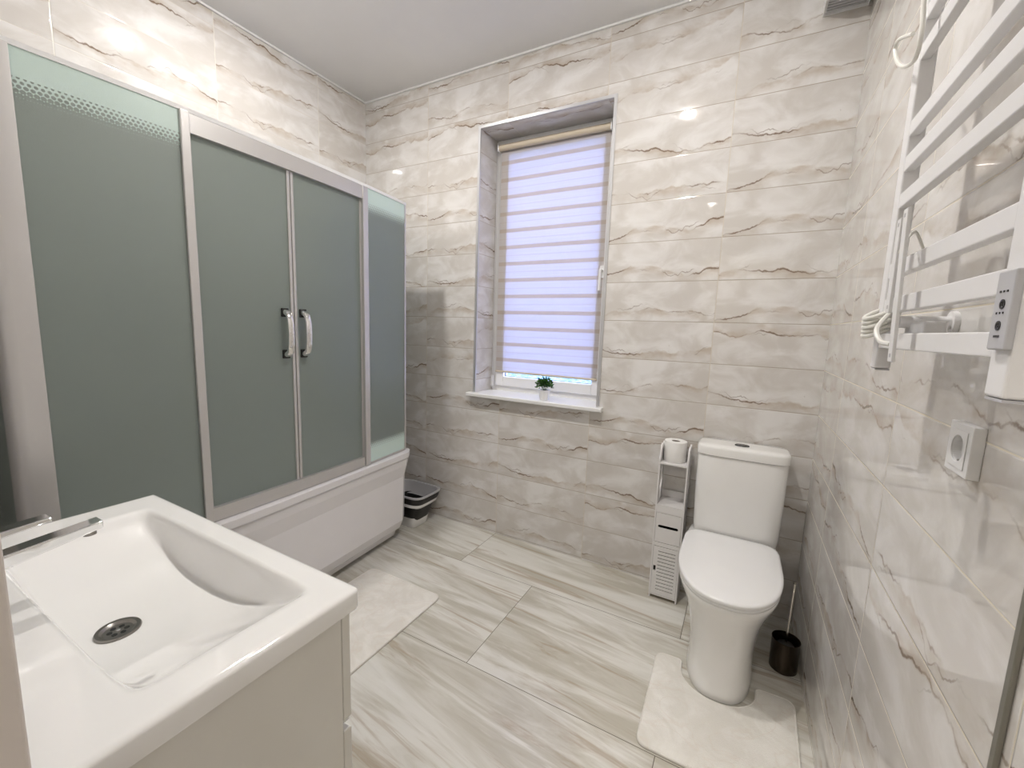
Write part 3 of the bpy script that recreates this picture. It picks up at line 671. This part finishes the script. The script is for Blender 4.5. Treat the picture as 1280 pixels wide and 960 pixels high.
bm = bmesh.new(); loft(bm, [bk(.184, .162, .122), bk(.200, .168, .127), bk(.222, .173, .130), bk(.228, .171, .129)], False, False); link('upper_wall', bm, m_black, bu)
bm = bmesh.new(); loft(bm, [bk(.228, .176, .132), bk(.238, .178, .134), bk(.240, .176, .132), bk(.238, .163, .120), bk(.226, .160, .117), bk(.16, .150, .108), bk(.150, .14, .10)], False, False); link('rim', bm, m_grey, bu)
bm = bmesh.new(); loft(bm, [bk(.02, .088, .075), bk(.149, .138, .098)], True, False); link('inner_wall', bm, m_black, bu)
# ------------------------------------------------------------------ heated towel rail
xf = 2.720
tr = thing('towel_rail', 'white electric ladder towel rail with flat bars on the right wall', 'towel rail', (xf, -1.43, 1.295))
ZTOP = 2.46
for y0, y1 in ((-1.222, -1.187), (-1.690, -1.653)):
    link('upright', B((xf, xf + .024, y0, y1, 1.297, ZTOP)), m_enamel, tr, False, bevel=.003)
    link('end_cap', B((xf + .001, xf + .023, y0 + .001, y1 - .001, 1.2935, 1.2965)), m_grey, tr, False)
bars = [1.350, 1.4145, 1.480, 1.6065, 1.6715, 1.7325, 1.859, 1.924, 1.989, 2.115, 2.180, 2.245, 2.37, 2.43]
for z in bars: link('rung', B((xf + .001, xf + .016, -1.654, -1.221, z - .0135, z + .0135)), m_enamel, tr, False, bevel=.002)
for z in (1.385, 2.30):
    for y in (-1.262, -1.612):
        bm = bmesh.new(); tube(bm, [(xf + .016, y, z), (W, y, z)], .011, 16); tube(bm, [(W - .008, y, z), (W, y, z)], .02, 20)
        link('wall_bracket', bm, m_enamel, tr)
link('heater_box', B((xf + .030, xf + .062, -1.335, -1.243, 1.335, 1.385)), m_enamel, tr, False, bevel=.004)
pn = link('control_panel', B((xf - .007, xf, -1.695, -1.661, 1.345, 1.423)), m_grey, tr, False, bevel=.002); pn['label'] = 'grey touch control strip'
bm = bmesh.new()
for i in range(3): box(bm, xf - .0076, xf - .0068, -1.6705 - i * .0065 - .0025, -1.6705 - i * .0065, 1.4015, 1.4035)
box(bm, xf - .0076, xf - .0068, -1.683, -1.673, 1.3575, 1.3595)
for i in range(3): box(bm, xf - .0076, xf - .0068, -1.670 - i * .006 - .0018, -1.670 - i * .006, 1.3805, 1.3825)
def ringyz(bm, y, z, r0, r1, x0=xf - .0077, x1=xf - .0068, k=20):
    L = []
    for r, x in ((r0, x0), (r1, x0), (r1, x1), (r0, x1), (r0, x0)): L.append([(x, y + r * math.cos(2 * math.pi * i / k), z + r * math.sin(2 * math.pi * i / k)) for i in range(k)])
    loft(bm, L, False, False)
ringyz(bm, -1.679, 1.390, .003, .0048); ringyz(bm, -1.678, 1.369, .003, .0048)
box(bm, xf - .0077, xf - .0068, -1.6796, -1.6784, 1.388, 1.394); box(bm, xf - .0077, xf - .0068, -1.6786, -1.6774, 1.367, 1.373)
link('control_marks', bm, m_black, pn, False)
# cable of the rail: loop at the top and coil lower down
bm = bmesh.new()
tube(bm, spline([(2.735, -1.196, 2.46), (2.705, -1.262, 2.20), (2.70, -1.283, 1.98), (2.700, -1.291, 1.907), (2.70, -1.305, 1.85), (2.70, -1.289, 1.820), (2.700, -1.227, 1.839), (2.70, -1.168, 1.877), (2.70, -1.134, 1.915), (2.70, -1.150, 1.925), (2.71, -1.20, 1.905)]), .0036, 10)
link('cable', bm, m_cable, tr)
bm = bmesh.new(); pts = []
for i in range(0, 5 * 24):
    a = 2 * math.pi * i / 24; t_ = i / 120
    pts.append((2.722 + .024 * math.cos(a) - .004 * t_, -1.213 - .012 * t_ + .030 * math.sin(a) * (1 - .15 * math.sin(i * .37)), 1.388 + .021 * (t_ - .5) * 2 + .014 * math.sin(a + 1.2)))
pts += spline([pts[-1], (2.700, -1.30, 1.375), (2.698, -1.335, 1.350), (2.705, -1.37, 1.345)])
tube(bm, pts, .0042, 8); link('cable_coil', bm, m_cable, tr)
hg = thing('hanging_strips', 'two narrow white slotted plastic strips hanging on the left side of the towel rail', 'hanger', (2.70, -1.35, 1.32))
for (a, b) in (((2.702, -1.338, 1.551), (2.702, -1.342, 1.397)), ((2.698, -1.384, 1.556), (2.698, -1.414, 1.318))):
    A, Bb = Vector(a), Vector(b)
    bm = bmesh.new(); loops = []
    for i in range(9):
        p = A.lerp(Bb, i / 8); loops.append([(p.x - .0025, p.y - .010, p.z), (p.x + .0025, p.y - .010, p.z), (p.x + .0025, p.y + .010, p.z), (p.x - .0025, p.y + .010, p.z)])
    loft(bm, loops); sp = link('strip', bm, m_white, hg, False, bevel=.001)
    for q, zq in ((A, -.010), (Bb, .010)): link('slot', B((q.x - .0029, q.x - .0024, q.y - .003, q.y + .003, q.z + zq - .003, q.z + zq + .003)), m_grey, sp, False)
bm = bmesh.new(); tube(bm, spline([(2.698, -1.373, 1.49), (2.702, -1.378, 1.507), (2.712, -1.355, 1.52), (2.724, -1.335, 1.528), (2.738, -1.33, 1.50)]), .0022, 8); link('tie_cord', bm, m_cable, hg)
# ------------------------------------------------------------------ socket
sy, sz = -1.394, 1.190
so = thing('wall_socket', 'white square power socket on the right wall below the towel rail', 'socket', (W, sy, sz))
fr = link('socket_frame', B((2.797, W, sy - .038, sy + .038, sz - .039, sz + .039)), m_white, so, False, bevel=.002)
bm = bmesh.new()
k = 40; L = []
for r, x in ((.0285, 2.7962), (.0205, 2.7962), (.0200, 2.7975)): L.append([(x, sy + r * math.cos(2 * math.pi * i / k), sz + r * math.sin(2 * math.pi * i / k)) for i in range(k)])
pls = B((2.7955, 2.7968, sy - .027, sy + .027, sz - .029, sz + .029))
ins = link('socket_insert', pls, m_white, so, False, bevel=.001)
o = so.location
def cyl_x(cx, cy, cz, r, x0, x1, k=36):
    b = bmesh.new(); loft(b, [[(x - o.x, cy + r * math.cos(2 * math.pi * i / k) - o.y, cz + r * math.sin(2 * math.pi * i / k) - o.z) for i in range(k)] for x in (x0, x1)]); return b
for q in (fr, ins):
    q.parent = None; q.modifiers.clear(); cut(q, [cyl_x(0, sy, sz, .0205, 2.78, 2.808)]); q.parent = so
    bv = q.modifiers.new('bevel', 'BEVEL'); bv.width = .0012; bv.segments = 2; bv.limit_method = 'ANGLE'; bv.angle_limit = math.radians(60)
bm = bmesh.new()
for dy in (-.0095, .0095): loft(bm, [[(x, sy + dy + .0026 * math.cos(2 * math.pi * i / 16), sz + .0026 * math.sin(2 * math.pi * i / 16)) for i in range(16)] for x in (2.8068, 2.8079)])
link('pin_hole', bm, m_open_shade, so)
for s in (-1, 1): link('earth_clip', B((2.7985, 2.8078, sy - .0025, sy + .0025, sz + s * .0185 - .001, sz + s * .0185 + .001)), m_steel, so, False)
# ------------------------------------------------------------------ ventilation box in the top right corner
vb = thing('ventilation_box', 'white boxed duct hanging in the top right corner above the toilet', 'ventilation box', (2.73, -.08, 2.663))
link('casing', B((2.652, 2.656, -.15, -.001, 2.663, H - .011), (2.656, W - .012, -.15, -.146, 2.663, H - .011), (2.656, W - .012, -.146, -.001, 2.675, 2.679), (2.656, W - .012, -.006, -.001, 2.663, 2.675), (W - .016, W - .012, -.146, -.006, 2.663, 2.675)), m_pvc, vb, False)
bm = B(*[(2.662, 2.79, -.135 + i * .016, -.128 + i * .016, 2.668, 2.6745) for i in range(8)]); link('grille', bm, m_grey, vb, False)
# ------------------------------------------------------------------ lamps
for (lx, ly, lab) in ((.74, -1.083, 'round white ceiling spotlight above the bathtub'), (2.003, -1.075, 'round white ceiling spotlight above the floor between bath and toilet')):
    lp = thing('ceiling_spotlight', lab, 'light', (lx, ly, H), 'recessed ceiling spotlights')
    bm = bmesh.new(); loft(bm, [[(lx + r * math.cos(2 * math.pi * i / 40), ly + r * math.sin(2 * math.pi * i / 40), z) for i in range(40)] for r, z in ((.054, H - .0005), (.053, H - .006), (.046, H - .008), (.043, H - .004), (.043, H - .0005))], False, False); link('spotlight_ring', bm, m_pvc, lp)
    bm = bmesh.new(); lathe(bm, lx, ly, [(.0425, H - .001), (.0425, H - .0085), (.040, H - .0135), (.030, H - .0165), (.015, H - .018)], 40); link('diffuser', bm, m_spot, lp)
hl = thing('hall_fill_lamp', 'unseen round ceiling lamp added in the hall as soft fill light', 'light', (2.1, -3.1, H))  # out of view, added to fill the room softly through the doorway
bm = bmesh.new(); lathe(bm, 2.1, -3.1, [(.17, H - .001), (.17, H - .02), (.15, H - .03)], 40); link('fill_lamp_disc', bm, m_hall_fill, hl)
